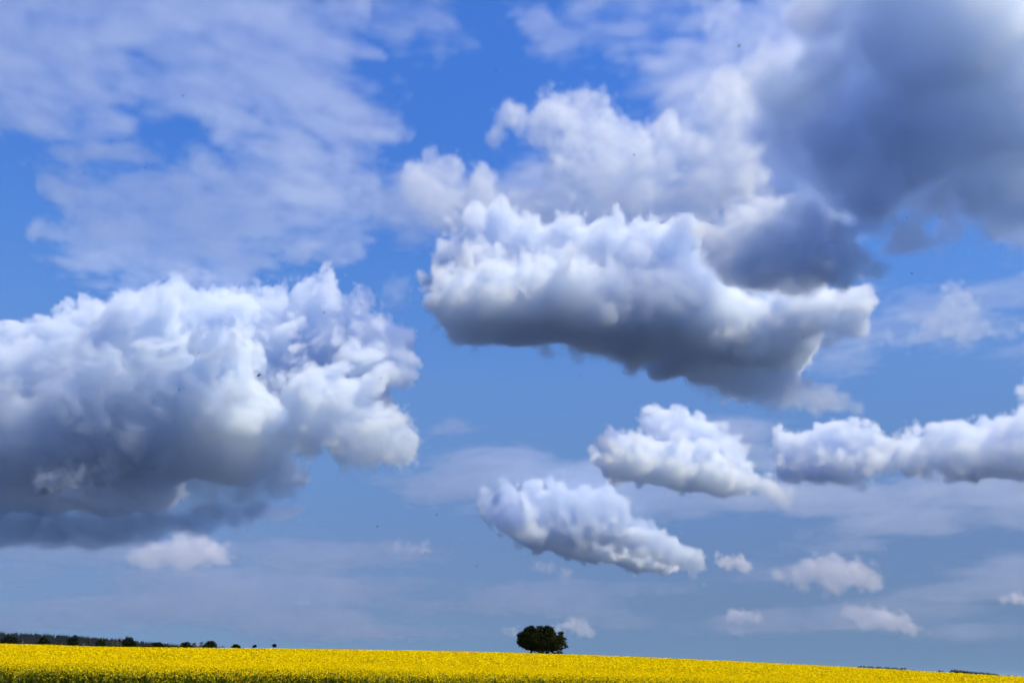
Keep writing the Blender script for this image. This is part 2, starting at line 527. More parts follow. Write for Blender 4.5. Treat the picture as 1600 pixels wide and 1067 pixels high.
# the wooded hill
m_wood = leaf_mat('conifer', (.003, .006, .009), (.006, .010, .013))
rg = np.random.default_rng(21)
N_ = 26000
x = rg.uniform(-4200, -700, N_); y = rg.uniform(2300, 3900, N_)
z = ground_z(x, y)
ok = z > EYE - 5
x, y, z = x[ok], y[ok], z[ok]
h = rg.uniform(14, 24, len(x)); r = h * .2
ring = [(math.cos(a), math.sin(a)) for a in (0, 2.1, 4.2)]
vv = np.concatenate([np.stack([x + c_ * r, y + s_ * r, z + 1], 1)[:, None] for c_, s_ in ring] + [np.stack([x, y, z + h], 1)[:, None]], 1).reshape(-1, 3)
i4 = np.arange(len(x))[:, None] * 4
ff = np.concatenate([i4 + np.array([[0, 1, 3]]), i4 + np.array([[1, 2, 3]]), i4 + np.array([[2, 0, 3]])])
tag(mesh_obj('forest', vv, ff, [m_wood]), 'dark blue conifer forest covering the hill on the left horizon', 'forest', kind='stuff')

# ------------------------------------------------------------------ clouds
DENSITY = 0.55
TINT = (0.765, 0.865, 1.0, 1.0)  # blue of airlight and shaded undersides put into the vapour's own colour


def vapour(name, g, tint=TINT):
    m, n_, l_ = material(name)
    n_.remove(n_['Principled BSDF'])
    pv = n_.new('ShaderNodeVolumePrincipled')
    pv.inputs['Color'].default_value = tint
    pv.inputs['Density'].default_value = DENSITY
    pv.inputs['Anisotropy'].default_value = g
    l_.new(pv.outputs[0], n_['Material Output'].inputs['Volume'])
    return m


cloud_mat = vapour('cloud_vapour', .15)
far_mat = vapour('far_cloud_vapour', .15, (0.825, 0.872, 0.975, 1.0))     # distant clouds: sunlight reddened by haze put into the vapour's colour
veil_mat = vapour('thin_cloud_vapour', .6)         # fine droplets of the thin sheets throw most light forward


def cloud_nodes(name, data, lo, hi, n, vox, cell, seed, rough, billow, edge, soft, strength, gain, thin, core, fibre, mat):
    g = bpy.data.node_groups.new(name, 'GeometryNodeTree')
    g.interface.new_socket('Geometry', in_out='INPUT', socket_type='NodeSocketGeometry')
    g.interface.new_socket('Geometry', in_out='OUTPUT', socket_type='NodeSocketGeometry')
    N, L = g.nodes, g.links
    N.new('NodeGroupInput')
    out = N.new('NodeGroupOutput')
    src = N.new('GeometryNodeObjectInfo')
    src.inputs['Object'].default_value = data
    vc = N.new('GeometryNodeVolumeCube')
    vc.inputs['Min'].default_value, vc.inputs['Max'].default_value = lo, hi
    for k, q in zip('XYZ', n):
        vc.inputs['Resolution ' + k].default_value = int(q)

    def vm(op, a, b):
        m = N.new('ShaderNodeVectorMath'); m.operation = op
        L.new(a, m.inputs[0])
        if op == 'SCALE':
            m.inputs['Scale'].default_value = b
        elif b is not None:
            m.inputs[1].default_value = b
        return m.outputs[0]

    def im(op, a, b):
        m = N.new('FunctionNodeIntegerMath'); m.operation = op
        for i, v in enumerate((a, b)):
            if isinstance(v, int):
                m.inputs[i].default_value = v
            else:
                L.new(v, m.inputs[i])
        return m.outputs[0]

    def fm(op, a, b, c=None):
        m = N.new('ShaderNodeMath'); m.operation = op
        for i, v in enumerate((a, b, c)):
            if v is None:
                continue
            if isinstance(v, (int, float)):
                m.inputs[i].default_value = v
            else:
                L.new(v, m.inputs[i])
        return m.outputs[0]

    def noise(vec, scale, off, dims='3D'):
        t = N.new('ShaderNodeTexNoise'); t.noise_dimensions = dims; t.normalize = False
        t.inputs['Scale'].default_value = scale
        t.inputs['Detail'].default_value = 0
        o_ = N.new('ShaderNodeVectorMath'); o_.operation = 'ADD'; o_.inputs[1].default_value = (off / scale, off * .37 / scale, -off * .71 / scale)
        L.new(vec, o_.inputs[0])
        L.new(o_.outputs[0], t.inputs['Vector'])
        return t
    pos = N.new('GeometryNodeInputPosition').outputs[0]
    # turbulence: the larger eddies carry the smaller ones along
    if fibre:
        pos = vm('MULTIPLY', pos, fibre)
    w = noise(pos, 1 / (2.2 * cell), seed + 50)
    warp = N.new('ShaderNodeVectorMath'); warp.operation = 'MULTIPLY_ADD'
    L.new(w.outputs['Color'], warp.inputs[0]); warp.inputs[1].default_value = (cell * .5,) * 3; L.new(pos, warp.inputs[2])
    tot, amp, c_, k_ = None, 1.0, cell, 0
    while c_ > 1.8 * vox[0] and k_ < 6:
        v = noise(warp.outputs[0], 1 / c_, seed + 7.3 * k_).outputs[0]
        f = fm('ADD', fm('MULTIPLY', v, 1.6 * (1 - billow)), fm('MULTIPLY_ADD', fm('ABSOLUTE', v, 0.0), 4.2 * billow, -1.0 * billow))
        tot = fm('MULTIPLY_ADD', f, amp, tot) if tot else f
        amp *= gain; c_ *= .5; k_ += 1
    p = vm('SUBTRACT', N.new('GeometryNodeInputPosition').outputs[0], lo)
    pz = N.new('ShaderNodeSeparateXYZ'); L.new(p, pz.inputs[0])
    p = vm('FLOOR', vm('ADD', vm('MULTIPLY', p, tuple(1 / vox)), (.5, .5, .5)), None)
    sx = N.new('ShaderNodeSeparateXYZ')
    L.new(p, sx.inputs[0])
    idx = im('ADD', im('MULTIPLY', im('ADD', im('MULTIPLY', sx.outputs[0], int(n[1])), sx.outputs[1]), int(n[2])), sx.outputs[2])
    si = N.new('GeometryNodeSampleIndex'); si.data_type = 'FLOAT'; si.domain = 'POINT'
    na = N.new('GeometryNodeInputNamedAttribute'); na.data_type = 'FLOAT'
    na.inputs[0].default_value = 'density'
    L.new(src.outputs['Geometry'], si.inputs['Geometry'])
    L.new(na.outputs[0], si.inputs['Value'])
    L.new(idx, si.inputs['Index'])
    G = si.outputs[0]
    D = fm('MULTIPLY_ADD', fm('ADD', tot, -.1), rough, G) if tot else G
    hz = fm('MULTIPLY', pz.outputs[2], 3.5 / float(hi[2] - lo[2]))
    low = fm('MAXIMUM', fm('SUBTRACT', 1.0, hz), 0.0)
    D = fm('DIVIDE', D, fm('MULTIPLY_ADD', low, edge * soft, edge))       # the underside frays out more softly than the top
    D = fm('MINIMUM', fm('MAXIMUM', D, 0.0), 1.0)
    D = fm('MULTIPLY', fm('MULTIPLY', D, D), fm('MULTIPLY_ADD', D, -2.0, 3.0))
    D = fm('MULTIPLY', fm('GREATER_THAN', G, -.36), D)
    D = fm('MULTIPLY', fm('GREATER_THAN', D, .006), D)
    deep = fm('MINIMUM', fm('MAXIMUM', fm('MULTIPLY_ADD', G, 1 / .6, -.5), 0.0), 1.0)
    D = fm('MULTIPLY', D, fm('MULTIPLY_ADD', deep, core - 1, 1.0))                # the heart of the cloud is thinner than its skin
    prof = fm('MINIMUM', fm('MULTIPLY_ADD', pz.outputs[2], (1 - thin) * 3.5 / float(hi[2] - lo[2]), thin), 1.0)   # thinner vapour below
    L.new(fm('MULTIPLY', fm('MULTIPLY', D, prof), strength), vc.inputs['Density'])
    sm = N.new('GeometryNodeSetMaterial')
    sm.inputs['Material'].default_value = mat
    L.new(vc.outputs[0], sm.inputs[0])
    L.new(sm.outputs[0], out.inputs[0])
    return g


n_cloud = 0


def cloud(label, puffs, dist=None, alt=None, base=None, vox=3.0, tau=8.0, edge=0.5, flat=1.0, rough=0.35, kids=((40, (.14, .36)), (6, (.35, .55))), fine=2.0,
          soft=0.0, thick=1.0, billow=.7, eddy=1.0, gain=.6, bulk_h=1.1, thin=1.0, core=.4, fibre=None, group=None):
    """A body of vapour. puffs: (px, py, r_px[, depth in px]). Its billows stand at the horizontal distance `dist`
    (an upright cumulus) or on the level `alt` (a deck seen from below). vox in px, tau = optical depth across a
    typical billow, edge = share of a billow's radius over which it thins out, flat = vertical squash."""
    global n_cloud
    n_cloud += 1
    mat = veil_mat if not kids else far_mat if dist and dist > 10000 else cloud_mat
    rng = np.random.default_rng(100 + n_cloud)
    full = []
    for a, q in zip(puffs, puffs[1:] + [None]):          # close the gaps along a level base
        full.append(a)
        if q and len(a) > 3 and len(q) > 3 and a[3] == q[3] == 'b' and math.hypot(a[0] - q[0], a[1] - q[1]) < 3 * a[2]:
            full.append(((a[0] + q[0]) / 2 + rng.uniform(-4, 4), (a[1] + q[1]) / 2 + rng.uniform(-5, 3), (a[2] + q[2]) / 2 * rng.uniform(.8, 1.1), 'b'))
    puffs = full
    mean = np.mean([p[:2] for p in puffs], axis=0)
    v0 = ray(*mean)
    az = math.atan2(v0[0], v0[1])
    fw = np.array([math.sin(az), math.cos(az), 0.0]); rt = np.array([math.cos(az), -math.sin(az), 0.0])
    P, R, SC = [], [], []
    for q in puffs:
        v = ray(q[0], q[1])
        deck = alt if not dist else base if len(q) > 3 and q[3] == 'b' else None
        k = deck / v[2] if deck else dist / (v @ fw)
        m = k / F * (v @ ray(W / 2, H / 2))            # metres per pixel there
        p = v * k
        if len(q) > 3 and q[3] != 'b':
            p = p + fw * q[3] * m
        if deck:
            p = p + np.array([0, 0, q[2] * m * flat * (.5 + (rng.uniform(-.1, .5) if dist else 0))])
        P.append(np.array([p @ rt, p @ fw, p[2]])); R.append(q[2] * m)
        bulk = deck and dist
        SC.append((1.0, min(1 / v[2], 3.5) * thick, flat if not dist else flat * .7) if deck else (1.0, thick, flat))
        if bulk:                                       # the body of the cloud stands over its base
            P.append(P[-1] + np.array([0, 0, R[-1] * bulk_h])); R.append(R[-1] * .95); SC.append((1.0, SC[-1][1], 1.3))
    P, R, SC = np.array(P), np.array(R), np.array(SC)
    cen = P.mean(0); P = P - cen
    mpp = (dist / (v0 @ fw) if dist else alt / v0[2]) / F
    vx = vox * mpp * np.array([1.0, 2.2, 1.0])
    v1 = vox * mpp
    # one connected body from all puffs, then smaller and smaller billows on its skin
    ext = R[:, None] * SC
    lo, hi = (P - 1.45 * ext).min(0) - 3 * vx, (P + 1.45 * ext).max(0) + 3 * vx
    n = np.ceil((hi - lo) / vx).astype(int) + 1
    hi = lo + (n - 1) * vx
    ax = [(lo[i] + np.arange(n[i]) * vx[i]).astype(np.float32) for i in range(3)]
    Rm = float(np.median(R))

    def window(p, r, sc):
        e = r * sc
        i0 = np.maximum(((p - e - lo) / vx).astype(int), 0)
        i1 = np.minimum(((p + e - lo) / vx).astype(int) + 2, n)
        q = [((ax[k][i0[k]:i1[k]] - p[k]) / sc[k]) ** 2 for k in range(3)]
        return np.s_[i0[0]:i1[0], i0[1]:i1[1], i0[2]:i1[2]], q[0][:, None, None] + q[1][None, :, None] + q[2][None, None, :]
    G = np.zeros(n, np.float32)
    for p, r, sc in zip(P, R, SC):
        w, q = window(p, 1.6 * r, sc)
        G[w] += np.clip(1 - q / np.float32((1.6 * r) ** 2), 0, None) ** 2
    G = np.minimum((G - .37) / .95, 1.0)
    pp, rr, ss = P, R, SC
    for k, (r0, r1) in kids:
        d = rng.normal(size=(len(pp), k, 3)); d /= np.linalg.norm(d, axis=2, keepdims=True)
        up = rng.uniform(size=d.shape[:2]) < .6
        d[..., 2] = np.where(up, np.abs(d[..., 2]), d[..., 2])
        c = (pp[:, None] + d * ss[:, None] * rr[:, None, None] * rng.uniform(.8, 1.15, (len(pp), k, 1))).reshape(-1, 3)
        r = (rr[:, None] * rng.uniform(r0, r1, (len(pp), k))).reshape(-1)
        ii = np.clip(((c - lo) / vx).astype(int), 0, n - 1)
        g = G[ii[:, 0], ii[:, 1], ii[:, 2]]
        ok = (r > fine * v1) & (g > -.06) & (g < .2)
        pp, rr, ss = c[ok], r[ok], np.repeat(ss, k, axis=0)[ok]
        for p, q_, sc in zip(pp, rr, ss):
            w, q = window(p, q_, sc)
            s = G[w]
            np.maximum(s, np.float32(q_ / Rm) * (1 - np.sqrt(q) / np.float32(q_)) * np.float32(1.6), out=s)
        if not len(pp):
            break
    G[[0, -1]] = -1; G[:, [0, -1]] = -1; G[:, :, [0, -1]] = -1
    me = bpy.data.meshes.new('cloud_density')
    me.vertices.add(int(n.prod()))
    me.attributes.new('density', 'FLOAT', 'POINT').data.foreach_set('value', G.astype(np.float32).ravel())
    data = bpy.data.objects.new('cloud_density', me)          # only a table of numbers for the node below
    vol = bpy.data.volumes.new('cloud')
    vol.render.clipping = 1e-6
    vol.materials.append(mat)
    o = bpy.data.objects.new('cloud', vol)
    C.objects.link(o)
    o.location = rt * cen[0] + fw * cen[1] + np.array([0, 0, cen[2] + EYE])
    o.rotation_euler = (0, 0, -az)
    o.modifiers.new('vapour', 'NODES').node_group = cloud_nodes(
        'cloud_vapour', data, lo, hi, n, vx, float(np.median(R)) * .9 * eddy, 13.7 * n_cloud, rough, billow, edge, soft, tau / (2 * Rm), gain, thin, core, fibre, mat)
    return tag(o, label, 'cloud', group)

# 1 the big cumulus on the left
cloud('huge white cumulus with a dark flat blue base above the row of hedgerow trees', [
    (480, 455, 36, 30), (512, 465, 38, 20), (555, 508, 45, 0), (590, 548, 40, -20), (572, 592, 50, -30), (612, 575, 26, -20),
    (500, 520, 60, 40), (430, 485, 48, 60), (370, 478, 52, 60), (300, 472, 52, 50), (240, 478, 48, 50), (190, 492, 45, 40), (150, 522, 50, 30),
    (108, 502, 24, 30), (250, 545, 72, 20), (340, 550, 70, 60), (420, 550, 60, 90), (170, 585, 68, 0), (100, 572, 60, 20), (60, 548, 45, 20),
    (20, 522, 26, 20), (5, 512, 18, 10), (50, 522, 18, 20), (0, 590, 50, 20), (230, 622, 66, 20), (320, 625, 60, 60), (400, 620, 60, 90), (130, 640, 50, -40),
    (155, 615, 34, -90), (100, 650, 30, -90), (470, 590, 50, 60),
    (455, 640, 34, -110), (490, 665, 44, -130), (532, 692, 48, -140), (572, 716, 38, -140), (596, 735, 24, -140), (540, 735, 36, -130), (480, 705, 44, -110),
    (440, 682, 45, -20), (400, 700, 50, 0), (320, 690, 55, 0), (240, 690, 55, 0), (160, 690, 55, 0), (80, 690, 60, 0), (10, 690, 60, 0),
    (-60, 700, 60, 0), (-60, 600, 60, 0),
    (400, 742, 42, 30), (440, 748, 34, 40), (350, 755, 44, 30), (300, 760, 42, 30), (250, 765, 40, 30), (400, 775, 26, 50), (340, 785, 30, 50),
    (385, 735, 44, 'b'), (320, 735, 55, 'b'), (240, 735, 55, 'b'), (160, 735, 55, 'b'), (80, 735, 55, 'b'), (0, 735, 60, 'b'), (-80, 730, 60, 'b'),
    (240, 782, 38, 'b'), (170, 785, 42, 'b'), (100, 785, 42, 'b'), (30, 785, 45, 'b'), (-40, 785, 45, 'b')],
    dist=5200, base=1180, vox=2.4, tau=12, core=.4, edge=.28, rough=.32, soft=3, billow=.9, bulk_h=.7, eddy=1.5, gain=.66, thin=.05,
    kids=((18, (.3, .55)), (10, (.3, .5)), (5, (.35, .5))))
# 2 the broad cumulus right of the middle
cloud('broad bright cumulus with ragged dark base trailing down to the right, right of centre', [
    (740, 372, 42), (785, 362, 34), (820, 372, 40), (730, 420, 45), (702, 440, 30), (684, 412, 12), (770, 430, 55), (820, 450, 55), (870, 402, 50), (920, 392, 45),
    (945, 355, 20), (960, 400, 50), (1000, 385, 40), (1035, 372, 34), (1062, 402, 40), (910, 460, 55), (960, 470, 45), (1010, 462, 50), (1080, 450, 50),
    (1120, 490, 50), (720, 490, 38), (780, 492, 42), (850, 495, 46), (920, 500, 44), (1180, 530, 50), (1230, 500, 50), (1290, 495, 40), (1330, 480, 34), (1350, 466, 22), (1340, 505, 22),
    (720, 515, 32, 'b'), (780, 520, 36, 'b'), (850, 525, 38, 'b'), (920, 528, 38, 'b'), (990, 545, 40, 'b'), (1050, 555, 42, 'b'), (1110, 570, 44, 'b'), (1165, 585, 44, 'b'), (1215, 588, 34, 'b'),
    (1240, 550, 44, 'b')], dist=3600, base=1380, vox=2.7, tau=12, core=.55, edge=.45, rough=.5, soft=2.0, billow=.45, eddy=1.6, gain=.66, thin=.1, bulk_h=.7,
    kids=((18, (.3, .55)), (10, (.3, .5))))
# 3 the dark lump in front of its right end
cloud('dark grey-blue lump of cloud with a lit upper rim overlapping the broad cumulus', [
    (1120, 392, 42), (1170, 392, 58), (1230, 392, 62), (1290, 402, 56), (1340, 412, 34), (1180, 430, 42), (1250, 440, 38), (1150, 338, 28), (1200, 328, 32),
    (1235, 326, 26), (1270, 352, 34)], dist=2400, vox=3.4, tau=9, core=.6, edge=1.0, rough=.55, soft=1, billow=.4, eddy=1.5, gain=.66, thin=.4)
# 4 the fleecy cumulus above
cloud('fleecy pale grey cumulus with knobbly top rising behind the broad cumulus', [
    (790, 180, 20), (775, 212, 17), (855, 167, 24), (885, 162, 25), (920, 167, 27), (945, 178, 22), (840, 202, 34), (900, 212, 48), (950, 227, 40),
    (985, 212, 18), (1040, 192, 17), (1030, 227, 38), (1062, 242, 34), (990, 262, 48), (930, 272, 48), (880, 262, 34), (1080, 282, 48), (1020, 302, 42),
    (960, 312, 38), (890, 316, 32), (760, 300, 28), (718, 276, 30), (690, 264, 24), (670, 247, 16), (665, 292, 28), (740, 325, 30), (700, 318, 28), (800, 325, 26),
    (850, 325, 30), (1110, 152, 22), (1145, 142, 34), (1170, 172, 34), (1130, 202, 38), (1170, 222, 44), (1120, 252, 44), (1160, 282, 48), (1100, 322, 40), (660, 318, 30), (700, 338, 30), (760, 338, 34), (820, 340, 36), (880, 345, 38), (950, 345, 40), (1020, 340, 42), (1080, 345, 40), (640, 285, 22)],
    dist=4900, vox=3.2, tau=3.6, edge=.6, rough=.46, soft=1.5, billow=.55, thick=1.5, eddy=1.6, gain=.64, thin=.4)
# 5 the dark giant in the upper right corner
cloud('vast dark slate-blue rain cloud filling the upper right corner', [
    (1250, 172, 52), (1300, 232, 74), (1380, 202, 95), (1480, 182, 105), (1570, 162, 100), (1330, 300, 52), (1400, 318, 60), (1480, 328, 60), (1560, 338, 60),
    (1610, 378, 46), (1380, 92, 80), (1480, 72, 90), (1580, 52, 100), (1285, 112, 46), (1350, 32, 60), (1450, 0, 80), (1600, 260, 80), (1680, 300, 90), (1680, 150, 90), (1550, -40, 90), (1205, 150, 36), (1215, 220, 44), (1215, 275, 40), (1290, 275, 55), (1390, 262, 70), (1500, 262, 75), (1610, 200, 80), (1270, 40, 40)],
    alt=1250, vox=6, tau=12, edge=.9, rough=.5, flat=2.0, thick=.6, core=.5, billow=.4, kids=(), gain=.62, eddy=1.4)
# 6 lit cloud beside it
cloud('thin lilac-white cloud at the top edge beside the dark rain cloud', [
    (1120, 42, 46), (1180, 62, 50), (1240, 52, 50), (1290, 72, 45), (1330, 72, 32), (1200, 102, 40), (1270, 112, 34), (1140, 102, 28), (1320, 22, 40), (1220, 12, 40)],
    alt=2400, vox=5, tau=5.0, edge=1, rough=.45, flat=.5, billow=.45, gain=.66, eddy=1.1, kids=())
# 7, 8 top edge
cloud('grey cloud streak with white lower wisps along the top edge above the blue gap', [
    (1000, 8, 38), (1060, 18, 42), (1120, 14, 36), (940, 2, 32), (860, 60, 36), (920, 60, 38), (980, 60, 34), (1020, 80, 28), (880, 90, 22), (960, 95, 22),
    (820, 30, 34), (1060, 90, 22), (1000, -30, 40), (900, -20, 40)], alt=2200, vox=5, fibre=(.45, 1.0, 1.5), tau=3.2, edge=1.1, rough=.6, flat=.5, billow=.45, gain=.66, eddy=1.1, kids=())
cloud('pale wispy cloud patch with ragged lower edge at the top, left of centre', [
    (540, 20, 40), (600, 40, 40), (650, 50, 40), (700, 60, 34), (730, 72, 22), (620, 80, 18), (690, 92, 14), (570, 5, 40), (780, 40, 16), (680, 0, 40), (620, -30, 40)],
    alt=2400, vox=5, fibre=(.45, 1.0, 1.5), tau=2.6, edge=1.1, rough=.6, flat=.45, billow=.45, gain=.66, eddy=1.1, kids=())
# 9, 10 soft sheets on the left
cloud('soft diffuse grey cloud sheet spreading over the upper left corner', [
    (60, 60, 83), (30, 120, 83), (100, 160, 76), (50, 170, 55), (160, 200, 47), (200, 40, 97), (290, 30, 97), (380, 40, 83), (450, 40, 83), (330, 90, 76),
    (400, 110, 83), (460, 130, 69), (350, 150, 63), (420, 180, 67), (480, 190, 62), (530, 172, 57), (560, 202, 53), (500, 230, 49), (590, 222, 36), (550, 242, 30),
    (440, 220, 44), (225, 165, 36), (265, 172, 36), (-40, 60, 97), (-40, 150, 83), (100, -20, 97), (300, -40, 97)], alt=2600, vox=5, fibre=(.6, 1.0, 1.3), tau=6.5, edge=1.1, rough=.8, flat=.55, billow=.45, gain=.66, eddy=1.1, kids=())
cloud('soft streaky grey cloud bank floating just above the huge left cumulus', [
    (110, 300, 36), (180, 312, 53), (240, 332, 53), (320, 322, 63), (400, 312, 67), (480, 302, 61), (530, 312, 57), (560, 342, 44), (280, 380, 69), (360, 372, 71),
    (440, 372, 63), (180, 392, 61), (120, 402, 49), (500, 390, 41), (540, 402, 28), (230, 408, 49), (330, 408, 49), (445, 272, 36)],
    alt=2000, vox=5, fibre=(.6, 1.0, 1.3), tau=6.5, edge=1.1, rough=.8, flat=.55, billow=.45, gain=.66, eddy=1.1, kids=())
# 11.. lower right group
cloud('sunlit white cumulus heap with a crest at the top, over the middle right horizon', [
    (1020, 660, 24), (1050, 658, 22), (1080, 672, 26), (1110, 685, 26), (1140, 700, 22), (1040, 690, 34), (1080, 710, 34), (1000, 720, 34), (950, 720, 26),
    (1120, 725, 30), (1160, 705, 12), (1160, 742, 18), (1190, 758, 20), (1215, 775, 20), (1232, 788, 12), (1060, 735, 30), (1120, 745, 26), (960, 745, 22, 'b'), (1010, 752, 24, 'b'), (1060, 760, 24, 'b'), (1110, 768, 22, 'b'), (1160, 775, 16, 'b')],
    dist=6300, base=1180, vox=2.6, kids=((16, (.28, .5)), (6, (.3, .5))), tau=9, edge=.5, rough=.32, soft=2, eddy=1.6, gain=.58, thin=.15)
cloud('bright white cauliflower cumulus left of the dark-based cloud at the right edge', [
    (1220, 690, 20), (1250, 705, 28), (1285, 685, 24), (1310, 672, 18), (1335, 680, 22), (1365, 690, 20), (1395, 695, 16), (1330, 712, 30), (1290, 730, 30),
    (1240, 735, 26), (1370, 715, 22), (1330, 740, 26)], dist=8000, vox=2.5, kids=((16, (.28, .5)), (6, (.3, .5))), tau=9, edge=.42, rough=.3, soft=2, thick=1.4, eddy=1.6, gain=.58, thin=.15)
cloud('cumulus with dark blue base and pale top cut by the right edge', [
    (1370, 722, 20), (1410, 722, 28), (1450, 715, 30), (1465, 680, 24), (1500, 672, 22), (1530, 690, 26), (1500, 710, 34), (1550, 710, 34), (1590, 690, 34), (1610, 660, 26),
    (1600, 720, 36), (1430, 738, 22, 'b'), (1500, 742, 26, 'b'), (1560, 745, 26, 'b'), (1620, 742, 28, 'b'), (1650, 700, 40), (1598, 612, 16)], dist=6000, base=1250, vox=2.8, kids=((16, (.28, .5)), (6, (.3, .5))), tau=10, edge=.5, rough=.32, soft=2, eddy=1.6, gain=.58, thin=.2)
cloud('slanting cumulus with a white left head and blue underside above the lone tree clump', [
    (790, 762, 15), (765, 785, 20), (762, 805, 16), (800, 790, 26), (835, 790, 28), (870, 785, 28), (905, 785, 26), (940, 785, 24), (965, 790, 20), (820, 825, 32), (870, 830, 34),
    (920, 825, 34), (970, 830, 32), (1010, 845, 30), (1045, 858, 24), (1075, 870, 20), (1092, 882, 14), (790, 838, 18, 'b'), (840, 855, 22, 'b'), (890, 868, 24, 'b'), (940, 878, 24, 'b'), (990, 888, 22, 'b'), (1040, 895, 18, 'b'),
    (1100, 912, 8), (1082, 900, 12)], dist=9300, base=1300, vox=2.4, kids=((16, (.28, .5)), (6, (.3, .5))), tau=10, edge=.42, rough=.3, soft=2, eddy=1.6, gain=.58, thin=.15)
SMALL = 'small fair-weather clouds low over the horizon'
cloud('small pale cloud lying under the left cumulus base', [(215, 868, 19), (250, 865, 24), (285, 858, 26), (320, 858, 24), (345, 870, 19), (290, 876, 22), (240, 880, 17), (312, 842, 11), (280, 845, 10)],
      dist=12000, vox=2, thin=.4, eddy=1.5, tau=4.2, edge=0.85, rough=.2, gain=.55, kids=((16, (.28, .5)),),  group=SMALL)
cloud('small torn white tuft before the dark base of the left cumulus', [(70, 748, 16), (98, 742, 17), (128, 736, 13), (112, 752, 14), (84, 760, 12), (150, 734, 7), (58, 758, 8)],
      dist=4300, vox=2, thin=.5, eddy=1.3, tau=1.7, edge=1.0, rough=.6, gain=.7, billow=.3, kids=((12, (.25, .5)),), group=SMALL)
cloud('tiny double white cloudlet midway between the left cumulus and the slanting one', [(620, 855, 11), (640, 860, 11), (662, 857, 13)], dist=13000, vox=1.8, thin=.4, eddy=1.5, tau=2.6, edge=1.1, rough=.2, gain=.55, kids=((16, (.28, .5)),),  group=SMALL)
cloud('small wispy cloudlet hanging under the slanting cumulus', [(840, 885, 11), (860, 888, 12), (882, 898, 12)], dist=12000, vox=1.8, thin=.4, eddy=1.5, tau=2.1, edge=1.1, rough=.2, gain=.55, kids=((16, (.28, .5)),),  group=SMALL)
cloud('small white puff just right of the slanting cumulus', [(1130, 878, 13), (1150, 880, 14), (1165, 886, 11)], dist=12500, vox=1.8, thin=.4, eddy=1.5, tau=4.2, edge=0.85, rough=.2, gain=.55, kids=((16, (.28, .5)),),  group=SMALL)
cloud('low dome-shaped cloud with a bright crest and hazy tail, lower right', [(1215, 897, 14), (1250, 890, 19), (1280, 885, 20), (1300, 880, 17), (1330, 893, 24), (1360, 905, 22), (1300, 908, 26), (1250, 910, 17)],
      dist=12500, vox=2, thin=.4, eddy=1.5, tau=3.4, edge=0.95, rough=.2, gain=.55, kids=((16, (.28, .5)),),  soft=1, group=SMALL)
cloud('little lens-shaped pink cloud low between tree clump and right edge', [(1142, 963, 11), (1160, 962, 13), (1182, 966, 12)], dist=19000, vox=1.6, thin=.4, eddy=1.5, tau=4.2, edge=0.85, rough=.2, gain=.55, kids=((16, (.28, .5)),),  group=SMALL)
cloud('faint puff directly below the little lens-shaped pink cloud', [(1145, 986, 8), (1158, 988, 8)], dist=21000, vox=1.6, thin=.4, eddy=1.5, tau=1.7, edge=1.1, rough=.2, gain=.55, kids=((16, (.28, .5)),),  group=SMALL)
cloud('long pinkish cloud low on the right above the far tree rows', [(1325, 955, 14), (1350, 960, 18), (1375, 968, 18), (1400, 972, 18), (1425, 982, 13), (1350, 978, 12)], dist=18000, vox=1.8, thin=.4, eddy=1.5, tau=4.2, edge=0.85, rough=.2, gain=.55, kids=((16, (.28, .5)),),  group=SMALL)
cloud('small cloud touching the right edge low over the field', [(1568, 936, 10), (1590, 934, 12), (1612, 936, 12)], dist=17000, vox=1.8, thin=.4, eddy=1.5, tau=4.2, edge=0.85, rough=.2, gain=.55, kids=((16, (.28, .5)),),  group=SMALL)
cloud('pink two-humped cloud rising right behind the tree clump', [(872, 982, 11), (898, 977, 16), (915, 984, 13), (925, 990, 8)], dist=22000, vox=1.6, thin=.4, eddy=1.5, tau=2.6, edge=0.95, rough=.2, gain=.55, kids=((16, (.28, .5)),),  group=SMALL)
cloud('faint pink cloudlet just left of the tree clump', [(788, 984, 8), (803, 986, 10)], dist=23000, vox=1.6, thin=.4, eddy=1.5, tau=1.9, edge=1.1, rough=.2, gain=.55, kids=((16, (.28, .5)),),  group=SMALL)
cloud('tiny pale cloud scrap low over the left field', [(468, 940, 6), (480, 940, 7)], dist=20000, vox=1.5, thin=.4, eddy=1.5, tau=2.1, edge=1.1, rough=.2, gain=.55, kids=((16, (.28, .5)),),  group=SMALL)
cloud('faint round cloudlet floating in the blue between the two great cumuli', [(605, 465, 22), (630, 462, 24), (620, 480, 19)], alt=2200, vox=3, thin=.4, eddy=1.5, tau=1.1, edge=1.3, rough=.35, flat=.6, group=SMALL)
cloud('small dark scrap of cloud off the right flank of the left cumulus', [(585, 632, 14), (603, 636, 17), (620, 642, 11)], dist=5200, vox=2.2, thin=.4, eddy=1.5, tau=2.1, edge=1.1, rough=.35, group=SMALL)
cloud('grey upright tuft with thin pale streaks near the right edge', [(1490, 465, 26), (1505, 490, 29), (1470, 505, 26), (1450, 520, 19), (1500, 520, 26), (1530, 515, 17), (1390, 530, 17), (1350, 540, 14), (1420, 540, 17), (1560, 520, 19), (1590, 515, 19)],
      dist=5000, vox=3, thin=.4, eddy=1.5, tau=2, edge=1.2, rough=.45, group=SMALL)

VEIL = 'thin grey veils of cloud'
vr = random.Random(77)


def bands(x0, x1, y0, y1, r0, r1, n):
    return [(vr.uniform(x0, x1), vr.uniform(y0, y1), vr.uniform(r0, r1)) for k in range(n)]


